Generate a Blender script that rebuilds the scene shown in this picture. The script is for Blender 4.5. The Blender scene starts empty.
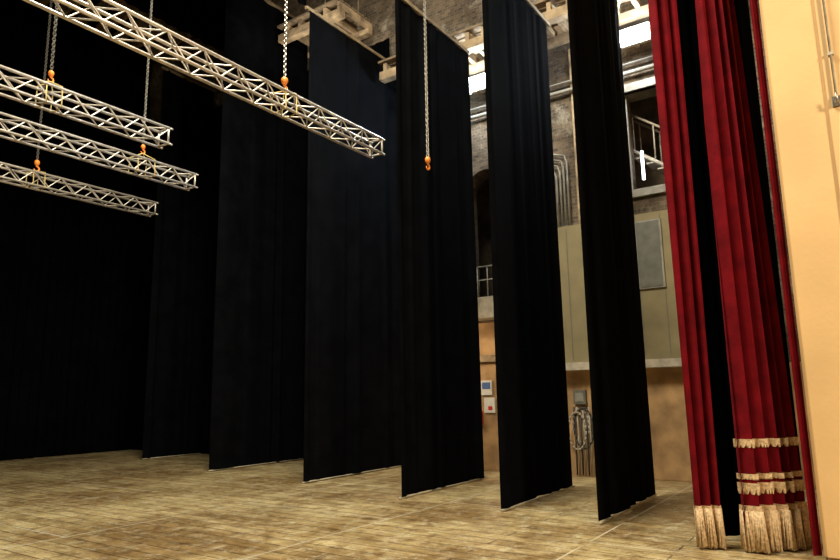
import bpy, bmesh, math, random
from mathutils import Vector, Matrix
random.seed(4)
scene=bpy.context.scene
scene.view_settings.view_transform='Standard'
scene.view_settings.look='None'

# ---------------------------------------------------------------- materials
def new_mat(name):
    m=bpy.data.materials.new(name); m.use_nodes=True
    nt=m.node_tree; b=nt.nodes['Principled BSDF']
    return m,nt,b
def simple(name,col,rough=.6,metal=0.,noise=0.15,scale=6.,bump=0.,bscale=40.,sheen=0.,spec=0.5):
    m,nt,b=new_mat(name)
    tc=nt.nodes.new('ShaderNodeTexCoord')
    n=nt.nodes.new('ShaderNodeTexNoise'); n.inputs['Scale'].default_value=scale; n.inputs['Detail'].default_value=6
    nt.links.new(tc.outputs['Object'],n.inputs['Vector'])
    r=nt.nodes.new('ShaderNodeValToRGB')
    r.color_ramp.elements[0].position=.3; r.color_ramp.elements[1].position=.7
    r.color_ramp.elements[0].color=[c*(1-noise) for c in col]+[1]
    r.color_ramp.elements[1].color=[min(1,c*(1+noise)) for c in col]+[1]
    nt.links.new(n.outputs['Fac'],r.inputs['Fac']); nt.links.new(r.outputs['Color'],b.inputs['Base Color'])
    b.inputs['Roughness'].default_value=rough; b.inputs['Metallic'].default_value=metal
    b.inputs['Specular IOR Level'].default_value=spec
    if sheen: 
        b.inputs['Sheen Weight'].default_value=sheen; b.inputs['Sheen Roughness'].default_value=.5
    if bump:
        n2=nt.nodes.new('ShaderNodeTexNoise'); n2.inputs['Scale'].default_value=bscale; n2.inputs['Detail'].default_value=5
        nt.links.new(tc.outputs['Object'],n2.inputs['Vector'])
        bp=nt.nodes.new('ShaderNodeBump'); bp.inputs['Strength'].default_value=bump; bp.inputs['Distance'].default_value=.02
        nt.links.new(n2.outputs['Fac'],bp.inputs['Height']); nt.links.new(bp.outputs['Normal'],b.inputs['Normal'])
    return m
def emis(name,col,s):
    m,nt,b=new_mat(name)
    b.inputs['Base Color'].default_value=(*col,1); b.inputs['Emission Color'].default_value=(*col,1); b.inputs['Emission Strength'].default_value=s
    return m

M_black=simple('black_velour',(.0027,.0030,.0039),1.,noise=.3,scale=3,bump=.1,bscale=60,spec=.02)
M_back=simple('black_serge',(.002,.002,.0025),1.,noise=.3,scale=2,spec=.01)
M_red=simple('red_velvet',(.125,.003,.0065),.85,noise=.3,scale=5,bump=.25,bscale=60,sheen=.05,spec=.06)
M_red.node_tree.nodes['Principled BSDF'].inputs['Sheen Tint'].default_value=(1,.2,.2,1)
M_gold=simple('gold_fringe',(.58,.41,.23),.6,noise=.4,scale=40,bump=.3)
M_alu=simple('aluminium_tube',(.66,.61,.55),.4,metal=.55,noise=.25)
M_steel=simple('steel_chain',(.35,.33,.3),.4,metal=.9)
M_orange=simple('orange_hook_paint',(.85,.25,.03),.4)
M_sling=simple('sling_webbing',(.55,.42,.16),.8)
M_woodb=simple('batten_wood',(.20,.15,.09),.6,noise=.3)
M_hem=simple('hem_pipe',(.34,.29,.2),.5)
M_tan=simple('plaster_ochre',(.68,.44,.20),.7,noise=.09,scale=1.2,bump=.1,bscale=20)
M_tan2=simple('plaster_ochre_trim',(.66,.43,.20),.6,noise=.06,scale=2)
M_lowwall=simple('wall_ochre_lower',(.42,.26,.125),.8,noise=.4,scale=2.5,bump=.2,bscale=10)
M_olive=simple('olive_panel',(.23,.19,.10),.7,noise=.3,scale=1.2)
M_grey=simple('grey_panel',(.13,.13,.11),.6,noise=.2)
M_white=simple('ledge_paint',(.45,.40,.32),.6,noise=.3)
M_pipe=simple('painted_pipe',(.26,.25,.22),.45,noise=.3)
M_beam=simple('old_timber',(.32,.235,.145),.8,noise=.6,scale=3.5,bump=.5,bscale=20)
M_ceil=simple('ceiling_boards',(.19,.14,.09),.9,noise=.5,scale=4)
M_dark=simple('dark_void_paint',(.02,.02,.02),.9)
M_paper=simple('paper_sign',(.75,.75,.72),.7,noise=.05)
M_blue=simple('blue_print',(.08,.15,.4),.6)
M_redpaint=simple('red_paint',(.6,.03,.02),.5)
M_light=emis('tube_light',(.85,.95,1.0),110)
M_rubber=simple('cable_rubber',(.04,.04,.04),.5)
M_hose=simple('pale_hose',(.35,.32,.26),.5)

def brick_mat():
    m,nt,b=new_mat('old_brickwork')
    tc=nt.nodes.new('ShaderNodeTexCoord')
    sp=nt.nodes.new('ShaderNodeSeparateXYZ'); cb=nt.nodes.new('ShaderNodeCombineXYZ')
    nt.links.new(tc.outputs['Object'],sp.inputs[0])
    nt.links.new(sp.outputs['Y'],cb.inputs['X']); nt.links.new(sp.outputs['Z'],cb.inputs['Y'])
    br=nt.nodes.new('ShaderNodeTexBrick'); br.inputs['Scale'].default_value=3.4
    br.inputs['Color1'].default_value=(.22,.155,.10,1); br.inputs['Color2'].default_value=(.09,.068,.05,1); br.inputs['Mortar'].default_value=(.20,.175,.135,1)
    br.inputs['Mortar Size'].default_value=.03; br.inputs['Mortar Smooth'].default_value=.6
    ns=nt.nodes.new('ShaderNodeTexNoise'); ns.inputs['Scale'].default_value=1.8; ns.inputs['Detail'].default_value=12; ns.inputs['Roughness'].default_value=.75
    nt.links.new(tc.outputs['Object'],ns.inputs['Vector'])
    mx=nt.nodes.new('ShaderNodeMix'); mx.data_type='RGBA'; mx.inputs[7].default_value=(.32,.29,.23,1)
    rp=nt.nodes.new('ShaderNodeValToRGB'); rp.color_ramp.elements[0].position=.54; rp.color_ramp.elements[1].position=.62
    nt.links.new(ns.outputs['Fac'],rp.inputs['Fac']); nt.links.new(rp.outputs['Color'],mx.inputs[0])
    nt.links.new(cb.outputs[0],br.inputs['Vector']); nt.links.new(br.outputs['Color'],mx.inputs[6])
    n3=nt.nodes.new('ShaderNodeTexNoise'); n3.inputs['Scale'].default_value=1.1; n3.inputs['Detail'].default_value=6
    nt.links.new(tc.outputs['Object'],n3.inputs['Vector'])
    r3=nt.nodes.new('ShaderNodeValToRGB'); r3.color_ramp.elements[0].position=.4; r3.color_ramp.elements[1].position=.6
    r3.color_ramp.elements[0].color=(.42,.39,.35,1)
    nt.links.new(n3.outputs['Fac'],r3.inputs['Fac'])
    m5=nt.nodes.new('ShaderNodeMix'); m5.data_type='RGBA'; m5.blend_type='MULTIPLY'; m5.inputs[0].default_value=1
    nt.links.new(mx.outputs[2],m5.inputs[6]); nt.links.new(r3.outputs['Color'],m5.inputs[7])
    nt.links.new(m5.outputs[2],b.inputs['Base Color'])
    bp=nt.nodes.new('ShaderNodeBump'); bp.inputs['Strength'].default_value=.9; bp.inputs['Distance'].default_value=.08
    nt.links.new(ns.outputs['Fac'],bp.inputs['Height']); nt.links.new(bp.outputs['Normal'],b.inputs['Normal'])
    b.inputs['Roughness'].default_value=.9
    return m
M_brick=brick_mat()

def floor_mat():
    m,nt,b=new_mat('stage_floor_boards'); N=nt.nodes.new; L=nt.links.new
    def ramp(src,p0,p1,c0,c1):
        r=N('ShaderNodeValToRGB'); r.color_ramp.elements[0].position=p0; r.color_ramp.elements[1].position=p1
        r.color_ramp.elements[0].color=(*c0,1); r.color_ramp.elements[1].color=(*c1,1); L(src,r.inputs['Fac']); return r.outputs['Color']
    def noise(sc,det,ro,vec):
        n=N('ShaderNodeTexNoise'); n.inputs['Scale'].default_value=sc; n.inputs['Detail'].default_value=det; n.inputs['Roughness'].default_value=ro
        L(vec,n.inputs['Vector']); return n.outputs['Fac']
    def mix(bt,fac,a,c):
        mm=N('ShaderNodeMix'); mm.data_type='RGBA'; mm.blend_type=bt
        for s,v in ((0,fac),(6,a),(7,c)):
            if isinstance(v,(int,float)): mm.inputs[s].default_value=v
            elif isinstance(v,tuple): mm.inputs[s].default_value=(*v,1)
            else: L(v,mm.inputs[s])
        return mm.outputs[2]
    def mul(a,k):
        q=N('ShaderNodeMath'); q.operation='MULTIPLY'; L(a,q.inputs[0])
        if isinstance(k,(int,float)): q.inputs[1].default_value=k
        else: L(k,q.inputs[1])
        return q.outputs[0]
    tc=N('ShaderNodeTexCoord'); O=tc.outputs['Object']
    sp=N('ShaderNodeSeparateXYZ'); cb=N('ShaderNodeCombineXYZ')
    L(O,sp.inputs[0]); L(sp.outputs['Y'],cb.inputs['X']); L(sp.outputs['X'],cb.inputs['Y'])
    br=N('ShaderNodeTexBrick'); br.inputs['Scale'].default_value=1
    br.inputs['Brick Width'].default_value=3.6; br.inputs['Row Height'].default_value=.24
    br.inputs['Mortar Size'].default_value=.012; br.inputs['Mortar Smooth'].default_value=.4
    br.inputs['Color1'].default_value=(.45,.365,.19,1); br.inputs['Color2'].default_value=(.32,.245,.115,1); br.inputs['Mortar'].default_value=(.10,.07,.035,1)
    L(cb.outputs[0],br.inputs['Vector'])
    mp=N('ShaderNodeMapping'); mp.inputs['Scale'].default_value=(6,1.0,1); L(O,mp.inputs['Vector'])
    g=ramp(noise(2.4,10,.8,mp.outputs[0]),.35,.65,(.25,.24,.23),(.76,.76,.76))
    c=mix('OVERLAY',.95,br.outputs['Color'],g)
    c=mix('MULTIPLY',1.,c,ramp(noise(.5,8,.65,O),.42,.58,(.60,.50,.40),(1.1,1.1,1.1)))
    c=mix('MULTIPLY',1.,c,ramp(noise(3.5,10,.85,O),.42,.50,(.58,.50,.42),(1,1,1)))
    c=mix('MIX',mul(ramp(noise(4.,12,.9,O),.52,.60,(0,0,0),(1,1,1)),.6),c,(.60,.55,.41))
    b2=N('ShaderNodeTexBrick'); b2.inputs['Scale'].default_value=1; b2.offset=.35
    b2.inputs['Brick Width'].default_value=4.3; b2.inputs['Row Height'].default_value=2.7; b2.inputs['Mortar Size'].default_value=.014
    b2.inputs['Mortar Smooth'].default_value=.3
    b2.inputs['Color1'].default_value=(0,0,0,1); b2.inputs['Color2'].default_value=(0,0,0,1); b2.inputs['Mortar'].default_value=(1,1,1,1)
    L(O,b2.inputs['Vector'])
    c=mix('MIX',mul(mul(b2.outputs['Color'],ramp(noise(1.5,4,.6,O),.36,.5,(0,0,0),(1,1,1))),.7),c,(.62,.57,.45))
    L(c,b.inputs['Base Color'])
    b.inputs['Roughness'].default_value=.42; b.inputs['Specular IOR Level'].default_value=.5
    bp=N('ShaderNodeBump'); bp.inputs['Strength'].default_value=.2; bp.inputs['Distance'].default_value=.01
    L(c,bp.inputs['Height']); L(bp.outputs['Normal'],b.inputs['Normal'])
    return m
M_floor=floor_mat()

# ---------------------------------------------------------------- mesh helpers
def obj_from_bm(name,bm,mats,parent=None,smooth=False):
    me=bpy.data.meshes.new(name); bm.normal_update(); bm.to_mesh(me); bm.free()
    if not isinstance(mats,(list,tuple)): mats=[mats]
    for m in mats: me.materials.append(m)
    if smooth:
        for p in me.polygons: p.use_smooth=True
    o=bpy.data.objects.new(name,me); scene.collection.objects.link(o)
    if parent: o.parent=parent
    return o
def add_box(bm,x0,x1,y0,y1,z0,z1,mi=0):
    vs=[bm.verts.new((x,y,z)) for x in (x0,x1) for y in (y0,y1) for z in (z0,z1)]
    for f in ((0,1,3,2),(4,6,7,5),(0,4,5,1),(2,3,7,6),(0,2,6,4),(1,5,7,3)):
        fc=bm.faces.new([vs[i] for i in f]); fc.material_index=mi
def box(name,x0,x1,y0,y1,z0,z1,mat,parent=None,bevel=0):
    bm=bmesh.new(); add_box(bm,x0,x1,y0,y1,z0,z1)
    bmesh.ops.recalc_face_normals(bm,faces=bm.faces)
    if bevel: bmesh.ops.bevel(bm,geom=bm.edges[:],offset=bevel,segments=2,affect='EDGES')
    return obj_from_bm(name,bm,mat,parent)
def add_tube(bm,a,b,r,n=8,mi=0,cap=True):
    a=Vector(a);b=Vector(b);d=(b-a).normalized()
    u=d.orthogonal().normalized(); v=d.cross(u)
    ra=[bm.verts.new(a+(u*math.cos(2*math.pi*i/n)+v*math.sin(2*math.pi*i/n))*r) for i in range(n)]
    rb=[bm.verts.new(b+(u*math.cos(2*math.pi*i/n)+v*math.sin(2*math.pi*i/n))*r) for i in range(n)]
    for i in range(n):
        f=bm.faces.new((ra[i],ra[(i+1)%n],rb[(i+1)%n],rb[i])); f.material_index=mi; f.smooth=True
    if cap:
        bm.faces.new(ra[::-1]).material_index=mi; bm.faces.new(rb).material_index=mi
def add_path(bm,pts,r,n=8,mi=0):
    rings=[]; pts=[Vector(p) for p in pts]
    for i,p in enumerate(pts):
        d=(pts[min(i+1,len(pts)-1)]-pts[max(i-1,0)]).normalized()
        ref=Vector((0,1,0)) if abs(d.y)<.9 else Vector((1,0,0))
        u=d.cross(ref).normalized(); v=d.cross(u)
        rings.append([bm.verts.new(p+(u*math.cos(2*math.pi*k/n)+v*math.sin(2*math.pi*k/n))*(r[i] if isinstance(r,list) else r)) for k in range(n)])
    for a,b in zip(rings,rings[1:]):
        for k in range(n):
            f=bm.faces.new((a[k],a[(k+1)%n],b[(k+1)%n],b[k])); f.material_index=mi; f.smooth=True
    bm.faces.new(rings[0][::-1]).material_index=mi; bm.faces.new(rings[-1]).material_index=mi
def empty(name,loc=(0,0,0)):
    e=bpy.data.objects.new(name,None); e.location=loc; scene.collection.objects.link(e); return e

# ---------------------------------------------------------------- drapes
def fold_profile(nf,amp,seed):
    rnd=random.Random(seed)
    ph=[rnd.uniform(0,6.28) for _ in range(6)]
    def f(s,t):  # s in 0..1 along, t in 0 bottom..1 top
        w=s*nf*2*math.pi+1.9*math.sin(s*7+ph[0])+.9*math.sin(s*17+ph[1])+.3*math.sin(t*3+s*5)
        a=amp*(.6+.6*math.sin(s*9+ph[2])*math.sin(s*4+ph[4]+t*1.2))*(1.0-.2*t)
        return a*(math.sin(w)+.3*math.sin(2.3*w+ph[3]+t*.8)+.6*math.sin(.37*w+ph[5]))
    return f
def pleat_profile(nf,amp,seed):
    """full, rounded velvet pleats: broad lobes with tight valleys"""
    rnd=random.Random(seed); ph=[rnd.uniform(0,6.28) for _ in range(3)]
    def f(s,t):
        w=s*nf*math.pi+.35*math.sin(s*6+ph[0])+.25*math.sin(t*4+ph[1]+s*3)
        lobe=abs(math.sin(w))**.75
        return amp*(lobe-.5)*(1+.25*math.sin(s*5+ph[2]))+.12*amp*math.sin(2.7*w+ph[1]+t*2)
    return f
def drape(name,p0,p1,z0,z1,nf,amp,mat,seed=0,parent=None,cols=220,rows=14,top=None,prof=fold_profile):
    p0=Vector(p0);p1=Vector(p1); q0,q1=(Vector(top[0]),Vector(top[1])) if top else (p0,p1)
    f=prof(nf,amp,seed)
    bm=bmesh.new(); g=[]
    for j in range(rows+1):
        t=j/rows; row=[]
        a=p0.lerp(q0,t); b=p1.lerp(q1,t); d=(b-a).normalized(); n=Vector((-d.y,d.x))
        for i in range(cols+1):
            s=i/cols
            P=a.lerp(b,s)+n*f(s,t)
            row.append(bm.verts.new((P.x,P.y,z0+(z1-z0)*t)))
        g.append(row)
    for j in range(rows):
        for i in range(cols):
            bm.faces.new((g[j][i],g[j][i+1],g[j+1][i+1],g[j+1][i])).smooth=True
    return obj_from_bm(name,bm,mat,parent,True),f

# ---------------------------------------------------------------- room shell
CZ=15.0
box('floor',-8,12.5,-5,20.6,-.2,0,M_floor)
wr=box('wall_right',12.5,13.0,-.2,20.6,0,CZ,M_brick)
def cut(target,x0,x1,y0,y1,z0,z1,arch=False):
    bm=bmesh.new()
    if arch:
        n=16; r=(y1-y0)/2; pts=[(y0,z0),(y1,z0)]+[((y0+y1)/2+r*math.cos(math.pi*k/n),z1-r+r*math.sin(math.pi*k/n)) for k in range(1,n)]+[(y0,z1-r)]
        pts.insert(2,(y1,z1-r))
        A=[bm.verts.new((x0,y,z)) for y,z in pts];B=[bm.verts.new((x1,y,z)) for y,z in pts]
        bm.faces.new(A);bm.faces.new(B[::-1])
        for i in range(len(pts)):
            k=(i+1)%len(pts); bm.faces.new((A[i],B[i],B[k],A[k]))
    else: add_box(bm,x0,x1,y0,y1,z0,z1)
    bmesh.ops.recalc_face_normals(bm,faces=bm.faces)
    c=obj_from_bm('cutter',bm,M_dark)
    md=target.modifiers.new('b','BOOLEAN'); md.operation='DIFFERENCE'; md.object=c; md.solver='EXACT'
    dg=bpy.context.evaluated_depsgraph_get(); me=bpy.data.meshes.new_from_object(target.evaluated_get(dg))
    target.modifiers.clear(); target.data=me; bpy.data.objects.remove(c)
cut(wr,12.3,13.2,2.2,3.5,5.45,7.5)
cut(wr,12.3,13.2,6.2,7.2,3.7,6.6,arch=True)
box('wall_alcove',14.4,14.5,.5,9,3,9,M_ceil)
box('wall_back',-8,13,20.3,20.6,0,CZ,M_dark)
box('ceiling',-8,13,.6,20.6,CZ-.2,CZ,M_ceil)

bm=bmesh.new()
x=1.
while x<12.4:
    add_box(bm,x,x+.14,.7,20.2,13.5,13.8); x+=.62
y=1.2
while y<20:
    add_box(bm,-7.5,12.45,y,y+.25,13.8,14.2); y+=2.1
obj_from_bm('gridiron_beams',bm,M_beam)
rr=random.Random(8)
def gallery(x0,y0,y1,z,step):
    fg=empty('fly_gallery')
    bm=bmesh.new(); y=y0
    while y<y1-.1:
        add_box(bm,x0+.05,12.28,y,y+.09,z,z+.2+rr.uniform(-.03,.0)); y+=step+rr.uniform(-.05,.05)
    add_box(bm,x0+.05,x0+.25,y0,y1,z-.2,z); add_box(bm,12.1,12.28,y0,y1,z-.15,z)
    k=y0+.6
    while k<y1:
        add_tube(bm,(x0+.3,k,z-.05),(12.2,k+.5,z-.12),.03,8); k+=1.7
    obj_from_bm('joists',bm,M_beam,fg)
    bm=bmesh.new(); x=x0
    while x<12.1:
        add_box(bm,x,x+.2,y0,y1,z+.2,z+.25); x+=.26
    obj_from_bm('deck_boards',bm,M_ceil,fg)
gallery(11.1,.75,8.65,9.0,.36)
gallery(10.95,9.75,11.9,11.0,.42)

# ---------------------------------------------------------------- black legs
legs=[((8.02,2.9),2.5,8.62),((8.22,4.33),2.63,8.5),((8.42,6.2),2.6,8.62),((9.05,8.87),3.2,9.6),((9.52,12.17),2.85,12.),((10.53,16.2),1.8,11.2)]
for k,((lx,ly),w,HT) in enumerate(legs):
    e=empty('black_leg_curtain')
    drape('cloth',(lx,ly),(lx+w,ly),.04,HT,5,.032,M_black,seed=k+3,parent=e)
    bm=bmesh.new(); add_tube(bm,(lx-.02,ly,.025),(lx+w+.02,ly,.025),.015); obj_from_bm('hem_pipe',bm,M_hem,e)
    bm=bmesh.new(); add_box(bm,lx-.1,lx+w+.02,ly-.03,ly+.03,HT-.03,HT+.04)
    for q in (.15,.5,.8):
        if lx+w*q<11: add_tube(bm,(lx+w*q,ly,HT+.03),(lx+w*q,ly,13.6),.006,5)
    obj_from_bm('batten',bm,M_woodb,e)

e=empty('black_backdrop'); drape('cloth',(-7.5,19.8),(12.35,19.8),.02,14.7,70,.04,M_back,seed=21,parent=e,cols=500,rows=4)
e=empty('black_side_masking'); drape('cloth',(12.43,9.3),(12.43,19.95),.02,10.7,30,.02,M_back,seed=22,parent=e,cols=320,rows=4)
e=empty('black_border_curtain'); drape('cloth',(-7.5,14.2),(12.3,14.2),11.3,13.4,50,.04,M_back,seed=23,parent=e,cols=400,rows=3)
e=empty('black_border_curtain'); drape('cloth',(-7.5,9.6),(9.7,9.6),10.3,13.4,40,.04,M_back,seed=24,parent=e,cols=300,rows=3)

# ---------------------------------------------------------------- trusses
def truss(x1,y,z,length=9.,s=.25):
    e=empty('lighting_truss')
    bm=bmesh.new(); x0=x1-length; h=s/2
    C=[(y-h,z-h),(y+h,z-h),(y+h,z+h),(y-h,z+h)]
    for cy,cz in C: add_tube(bm,(x0,cy,cz),(x1,cy,cz),.022,8)
    n=int(length/.25); st=length/n
    for fi in range(4):
        a=C[fi];b=C[(fi+1)%4]
        for i in range(n):
            xa=x0+i*st; xb=xa+st
            p,q=(a,b) if (i+fi)%2 else (b,a)
            add_tube(bm,(xa,*p),(xb,*q),.010,6,cap=False)
        for xe in (x0+.02,x1-.02): add_tube(bm,(xe,*a),(xe,*b),.016,6)
    for cy,cz in C:
        for xe,d in ((x0,-1),(x1,1)): add_tube(bm,(xe,cy,cz),(xe+d*.05,cy,cz),.016,8)
    obj_from_bm('truss_frame',bm,M_alu,e)
    return e
def chain(bm,x,y,z0,z1,L=.055,r=.006,mi=0):
    n=int((z1-z0)/(L*.72))
    for i in range(n):
        c=Vector((x,y,z0+L*.36+i*L*.72)); seg=8; ax=Vector((1,0,0)) if i%2 else Vector((0,1,0)); nn=Vector((0,0,1)).cross(ax)
        rings=[]
        for k in range(seg):
            t=2*math.pi*k/seg; rad=(ax*math.cos(t)*.35+Vector((0,0,1))*math.sin(t)*.5)*L
            ctr=c+rad; out=rad.normalized()
            rings.append([bm.verts.new(ctr+out*r*math.cos(a)+nn*r*math.sin(a)) for a in (0,1.57,3.14,4.71)])
        for k in range(seg):
            A=rings[k];B=rings[(k+1)%seg]
            for q in range(4): bm.faces.new((A[q],A[(q+1)%4],B[(q+1)%4],B[q])).material_index=mi
def hook(bm,x,y,z,s=1.,mi=1):
    add_path(bm,[(x,y,z+.06*s),(x,y,z+.04*s),(x,y,z),(x,y,z-.05*s),(x,y,z-.07*s)],[.02*s,.045*s,.055*s,.04*s,.015*s],10,mi)
    pts=[(x,y,z-.06*s)]
    for k in range(11):
        a=math.radians(90-k*27); pts.append((x+.05*s*math.cos(a)*1.0,y,z-.13*s+.05*s*math.sin(a)))
    add_path(bm,pts,[.02*s]+[.018*s]*8+[.014*s,.01*s,.005*s],8,mi)
def hoist(name,x,y,zb,s=1.,sling=None,parent=None,L=.055):
    bm=bmesh.new(); chain(bm,x,y,zb+.06*s,13.6,L=L,r=L*.12); hook(bm,x,y,zb,s)
    if sling:
        ys,zt,h,dx=sling
        for sx in (-dx,dx):
            for sy in (-h,h):
                add_path(bm,[(x,y,zb-.17*s),(x+sx,ys+sy,zt+.03),(x+sx,ys+sy*1.2,zt-h*2.1),(x+sx,ys,zt-h*2.25)],.009,6,2)
    return obj_from_bm(name,bm,[M_steel,M_orange,M_sling],parent)
T=[(8.02,6.29),(5.7,8.66),(7.27,10.12),(7.9,12.3)]
TR=[truss(tx,ty,5.6) for tx,ty in T]
def hang(x,ti,s=.9,dx=.10,up=.22,L=.055):
    ty=T[ti][1]; hoist('chain_hoist',x,ty,5.6+.125+up,s,(ty,5.725,.125,dx),TR[ti],L)
hang(5.95,0); hang(3.95,1,.7); hang(6.25,2,.7,dx=.16,up=.25); hang(5.5,3,.9)
hoist('hanging_chain_hook',8.04,5.3,5.18,.85,L=.06)

# ---------------------------------------------------------------- house curtain (red)
def fringe(bm,f,p0,p1,z0,z1,off=.03,n=90,side=1,seed=0):
    rnd=random.Random(seed); p0=Vector(p0);p1=Vector(p1); d=(p1-p0).normalized(); nn=Vector((-d.y,d.x))
    for i in range(n):
        s=(i+.5)/n; P=p0.lerp(p1,s)+nn*(f(s,0)+side*off)
        dz=rnd.uniform(-.02,.02); j=Vector((rnd.uniform(-.02,.02),rnd.uniform(-.02,.02)))
        add_path(bm,[(P.x,P.y,z1),(P.x+j.x*.4,P.y+j.y*.4,(z0+z1)/2),(P.x+j.x,P.y+j.y,max(.005,z0+dz))],[.006,.009,.013],5)
def band(bm,f,p0,p1,z,h,off=.03,side=1,n=240,scallop=0.,sc=14,top=None,zt=9.):
    p0=Vector(p0);p1=Vector(p1)
    if top:
        t=z/zt; p0=p0.lerp(Vector(top[0]),t); p1=p1.lerp(Vector(top[1]),t)
    else: t=0
    d=(p1-p0).normalized(); nn=Vector((-d.y,d.x)); prev=None
    for i in range(n+1):
        s=i/n; q=p0.lerp(p1,s); fv=f(s,t)
        lo=z-h/2-scallop*abs(math.sin(s*sc*math.pi)); hi=z+h/2
        P=q+nn*(fv+side*off); Q=q+nn*(fv+side*(off-.02))
        cur=[bm.verts.new((P.x,P.y,lo)),bm.verts.new((P.x,P.y,hi)),bm.verts.new((Q.x,Q.y,hi)),bm.verts.new((Q.x,Q.y,lo))]
        if prev:
            for k in range(4): bm.faces.new((prev[k],cur[k],cur[(k+1)%4],prev[(k+1)%4]))
        prev=cur
e=empty('red_house_curtain')
A0,A1=(7.34,1.64),(7.49,1.42)
At=((7.36,1.68),(7.56,1.38))
_,fA=drape('cloth',A0,A1,.08,9,3.0,-.085,M_red,seed=31,parent=e,cols=240,top=At,prof=pleat_profile)
bm=bmesh.new()
for sd in (1,-1): fringe(bm,fA,A0,A1,.03,.40,off=.02,side=sd,n=70,seed=1+sd); band(bm,fA,A0,A1,.40,.045,off=.022,side=sd)
obj_from_bm('bullion_fringe',bm,M_gold,e)
e=empty('red_house_curtain')
B0,B1=(7.38,1.17),(8.0,.74); Bt=((7.70,1.20),(7.86,.92))
_,fB=drape('cloth',B0,B1,.08,9,4.4,-.15,M_red,seed=35,parent=e,cols=420,top=Bt,prof=pleat_profile)
bm=bmesh.new()
for sd in (1,-1):
    fringe(bm,fB,B0,B1,.03,.40,side=sd,n=200,seed=3+sd)
    band(bm,fB,B0,B1,.42,.055,side=sd,top=Bt)
    band(bm,fB,B0,B1,.64,.05,side=sd,scallop=.06,sc=30,top=Bt)
    band(bm,fB,B0,B1,.735,.035,side=sd,scallop=.02,sc=60,top=Bt)
    band(bm,fB,B0,B1,1.07,.045,side=sd,scallop=.04,sc=30,top=Bt)
obj_from_bm('bullion_fringe',bm,M_gold,e)
e=empty('black_tab_curtain'); drape('cloth',(7.75,1.62),(8.05,1.2),.05,9,3,.02,M_back,seed=40,parent=e,cols=80)
drape('cloth',(8.3,1.15),(8.55,.75),.05,9,3,.02,M_back,seed=42,parent=e,cols=80)
e=empty('red_edge_drape'); drape('cloth',(7.50,.64),(7.54,.57),.02,9,1,.008,M_red,seed=41,parent=e,cols=60)

# ---------------------------------------------------------------- proscenium
wp=empty('wall_proscenium')
box('pier',7.45,12.5,-3.2,.55,0,CZ,M_tan,wp,.03)
box('pilaster',7.42,7.46,-3.1,.06,0,CZ-.2,M_tan2,wp,.012)
cp=empty('wall_conduit')
bm=bmesh.new(); add_tube(bm,(7.385,-.03,4.42),(7.385,-.03,CZ-.3),.012); 
for zz in (4.9,6.2,7.5,9,11): add_box(bm,7.37,7.42,-.055,-.005,zz,zz+.03)
obj_from_bm('pipe',bm,M_white,cp)
bm=bmesh.new(); add_path(bm,[(7.39,-.03,4.42),(7.36,-.03,4.38),(7.33,-.03,4.40),(7.32,-.03,4.47)],[.02,.018,.014,.01],8); add_box(bm,7.39,7.42,-.07,.01,4.36,4.46)
obj_from_bm('hook_bracket',bm,M_steel,cp)

# ---------------------------------------------------------------- side-wall fittings
WX=12.5
def at(y0,y1,z0,z1,d,name,mat,parent=None,bev=.005,x=WX): return box(name,x-d,x,y0,y1,z0,z1,mat,parent,bev)
at(.6,5.7,0,2.02,.05,'wall_dado',M_lowwall)
at(5.7,9.2,0,3.1,.05,'wall_dado_upstage',M_lowwall)
op=empty('olive_wall_cabinet')
at(2.0,5.15,2.15,4.9,.25,'carcass',M_olive,op)
for k in range(7): at(2.45+k*.46,2.465+k*.46,2.2,4.85,.256,'seam',M_grey,op,bev=.002)
at(2.9,3.4,3.45,4.75,.29,'door_panel',M_pipe,op)
at(2.94,3.36,3.48,4.72,.30,'door_inset',M_grey,op)
at(1.9,5.3,2.0,2.15,.35,'trim_ledge',M_white)
at(6.2,7.4,3.16,3.62,.4,'trim_gallery',M_white)
bm=bmesh.new()
for zz in (4.05,4.35): add_tube(bm,(12.45,6.15,zz),(12.45,7.25,zz),.014)
for k in range(5): add_tube(bm,(12.45,6.2+k*.25,3.6),(12.45,6.2+k*.25,4.35),.011)
obj_from_bm('balcony_railing',bm,M_pipe)
wf=empty('window_1')
bm=bmesh.new()
add_box(bm,12.42,12.6,2.12,3.6,5.3,5.45); add_box(bm,12.45,12.6,2.12,3.6,7.5,7.66)
for a,b_ in ((2.2,2.24),(3.46,3.5)): add_box(bm,12.6,12.66,a,b_,5.45,7.5)
obj_from_bm('frame',bm,M_pipe,wf)
# metal stair with rails climbing behind the opening
bm=bmesh.new()
for dx in (0,.5):
    add_tube(bm,(13.1+dx,2.2,5.5),(13.1+dx,3.7,6.6),.04); add_tube(bm,(13.1+dx,2.2,6.3),(13.1+dx,3.7,7.4),.025)
    for k in range(4): add_tube(bm,(13.1+dx,2.3+k*.4,5.6+k*.29),(13.1+dx,2.3+k*.4,6.37+k*.29),.015)
for k in range(7): add_box(bm,13.1,13.6,2.25+k*.21,2.45+k*.21,5.52+k*.155,5.55+k*.155)
obj_from_bm('metal_stair',bm,M_white,wf)
bm=bmesh.new(); add_tube(bm,(12.85,3.3,5.75),(12.85,3.3,6.35),.03); obj_from_bm('lamp_tube',bm,emis('dim_tube',(.9,.95,1),5),wf)
dr=empty('door_1')
at(5.95,6.1,0,2.25,.12,'jamb_near',M_beam,dr); at(6.98,7.13,0,2.25,.12,'jamb_far',M_beam,dr)
at(5.95,7.13,2.25,2.4,.14,'lintel',M_beam,dr); at(6.1,6.98,0,2.25,.08,'leaf',M_lowwall,dr)
pp=empty('service_pipes')
bm=bmesh.new()
for k,yy in enumerate((4.72,4.80,4.88,4.96)):
    add_path(bm,[(12.4,yy,4.95),(12.4,yy,6.3-k*.1),(12.4,yy+.05,6.45-k*.1),(12.4,yy+.5,6.6-k*.1)],.022)
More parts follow.
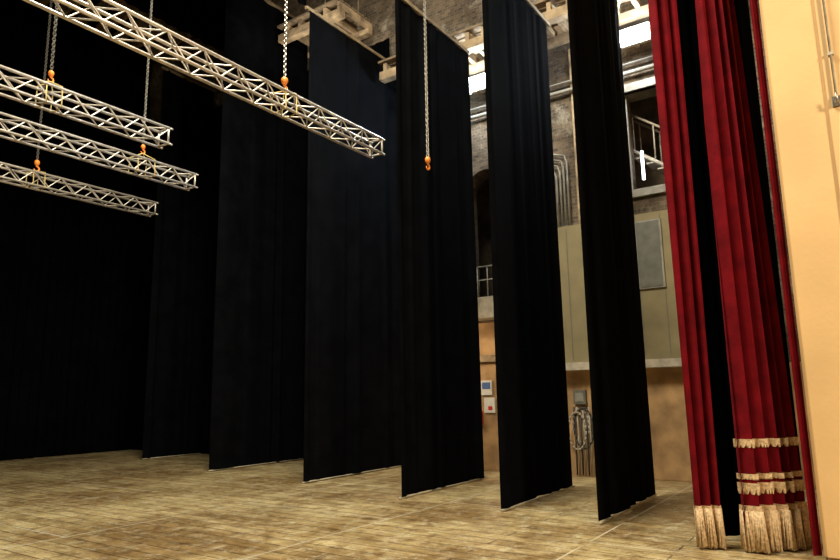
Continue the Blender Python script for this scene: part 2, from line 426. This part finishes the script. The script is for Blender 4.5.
add_tube(bm,(12.4,4.2,4.95),(12.4,4.2,8.75),.035)
add_tube(bm,(12.4,3.75,5.0),(12.4,3.75,8.75),.03)
add_tube(bm,(12.38,1.2,7.85),(12.38,9,7.85),.045); add_tube(bm,(12.38,1.2,8.05),(12.38,9,8.05),.02)
obj_from_bm('pipes',bm,M_pipe,pp)
bm=bmesh.new()
for yy in (1.5,4.35,6.0): add_box(bm,12.44,12.52,yy,yy+.2,4.9,8.8)
obj_from_bm('trim_1',bm,M_beam)
sg=empty('wall_notice_board')
at(6.66,6.92,1.55,1.86,.11,'notice_blue',M_paper,sg); at(6.69,6.89,1.68,1.82,.115,'notice_print',M_blue,sg)
at(6.60,6.86,1.18,1.50,.11,'notice_white',M_paper,sg); at(6.66,6.76,1.24,1.32,.115,'notice_red',M_redpaint,sg)
at(6.9,7.04,.95,1.22,.15,'extinguisher_box',M_redpaint,sg)
sw=empty('switch_box'); at(4.60,4.85,1.35,1.62,.14,'body',M_grey,sw); at(4.64,4.81,1.4,1.57,.15,'cover',M_pipe,sw)
hc=empty('cable_coil')
bm=bmesh.new()
for k,(yy,zz,rr_) in enumerate(((4.72,.95,.2),(4.66,.9,.24),(4.78,.85,.22))):
    pts=[(12.36-.03*k,yy+rr_*math.sin(t*math.pi/10)*.8,zz+rr_*1.6*math.cos(t*math.pi/10)) for t in range(21)]
    for a,b_ in zip(pts,pts[1:]): add_tube(bm,a,b_,.018,6,mi=k%2)
for k in range(6): add_path(bm,[(12.36,4.55+.06*k,1.3),(12.33,4.53+.06*k,.7),(12.36,4.55+.06*k,.02)],.016,6,k%2)
obj_from_bm('coils',bm,[M_hose,M_rubber],hc)
def tube_light(x,y,z,L=.7):
    e=empty('work_floodlight')
    box('housing',x,x+.1,y-L/2-.03,y+L/2+.03,z-.18,z+.18,M_white,e,.01)
    box('bracket',x+.08,12.48,y-.04,y+.04,z-.03,z+.03,M_white,e)
    box('lens',x-.04,x,y-L/2,y+L/2,z-.16,z+.16,M_light,e,.01)
    l=bpy.data.lights.new('flood_glow','POINT'); l.energy=120; l.color=(.85,.93,1); l.shadow_soft_size=.15
    o=bpy.data.objects.new('flood_glow',l); o.location=(x-.25,y,z-.05); scene.collection.objects.link(o); o.parent=e
tube_light(12.0,3.12,8.40); tube_light(12.0,6.62,8.45)

# ---------------------------------------------------------------- lights
def area(name,loc,tgt,size,en,col,sy=None):
    l=bpy.data.lights.new(name,'AREA'); l.size=size; l.energy=en; l.color=col
    if sy: l.shape='RECTANGLE'; l.size_y=sy
    o=bpy.data.objects.new(name,l); o.location=loc
    o.rotation_euler=(Vector(tgt)-Vector(loc)).to_track_quat('-Z','Y').to_euler(); scene.collection.objects.link(o)
area('auditorium_light',(2,-6.5,6),(7.5,2,3),1.0,1000,(1,.83,.58))
area('stage_work_light',(4,5,12),(5,6,0),4,2300,(1,.92,.72))
area('wing_light_upstage',(12.1,6.8,8.3),(9.0,9.5,6),.5,60,(.5,.75,1))
area('wing_warm_light',(11.6,7.9,2.9),(12.4,6.6,1),.3,26,(1,.72,.42))
area('added_gallery_fill',(10.3,10.6,9.6),(10.9,10.8,12),.6,45,(1,.92,.75))  # added upward fill without a fixture, lights the upper gallery joists from below
area('added_loft_fill',(9.6,4.5,9.6),(10.5,5,13.5),.8,160,(1,.93,.8))  # added fill, no lamp hangs here; brightens the fly loft timbers
w=bpy.data.worlds.new('world'); scene.world=w; w.use_nodes=True
w.node_tree.nodes['Background'].inputs[0].default_value=(.85,.85,.8,1); w.node_tree.nodes['Background'].inputs[1].default_value=.04

# ---------------------------------------------------------------- camera
F=650;p=math.radians(9.95);r=math.radians(1.0);th=math.radians(34.3)
fw=Vector((math.cos(p)*math.cos(th),math.cos(p)*math.sin(th),math.sin(p)))
rt=Vector((math.sin(th),-math.cos(th),0)); up=rt.cross(fw)
R=rt*math.cos(r)-up*math.sin(r); U=rt*math.sin(r)+up*math.cos(r)
cam=bpy.data.cameras.new('camera'); cam.sensor_width=36; cam.lens=F/840*36; cam.clip_end=200
co=bpy.data.objects.new('camera',cam); scene.collection.objects.link(co); scene.camera=co
co.matrix_world=Matrix((( R.x,U.x,-fw.x,0),(R.y,U.y,-fw.y,0),(R.z,U.z,-fw.z,1.6),(0,0,0,1)))
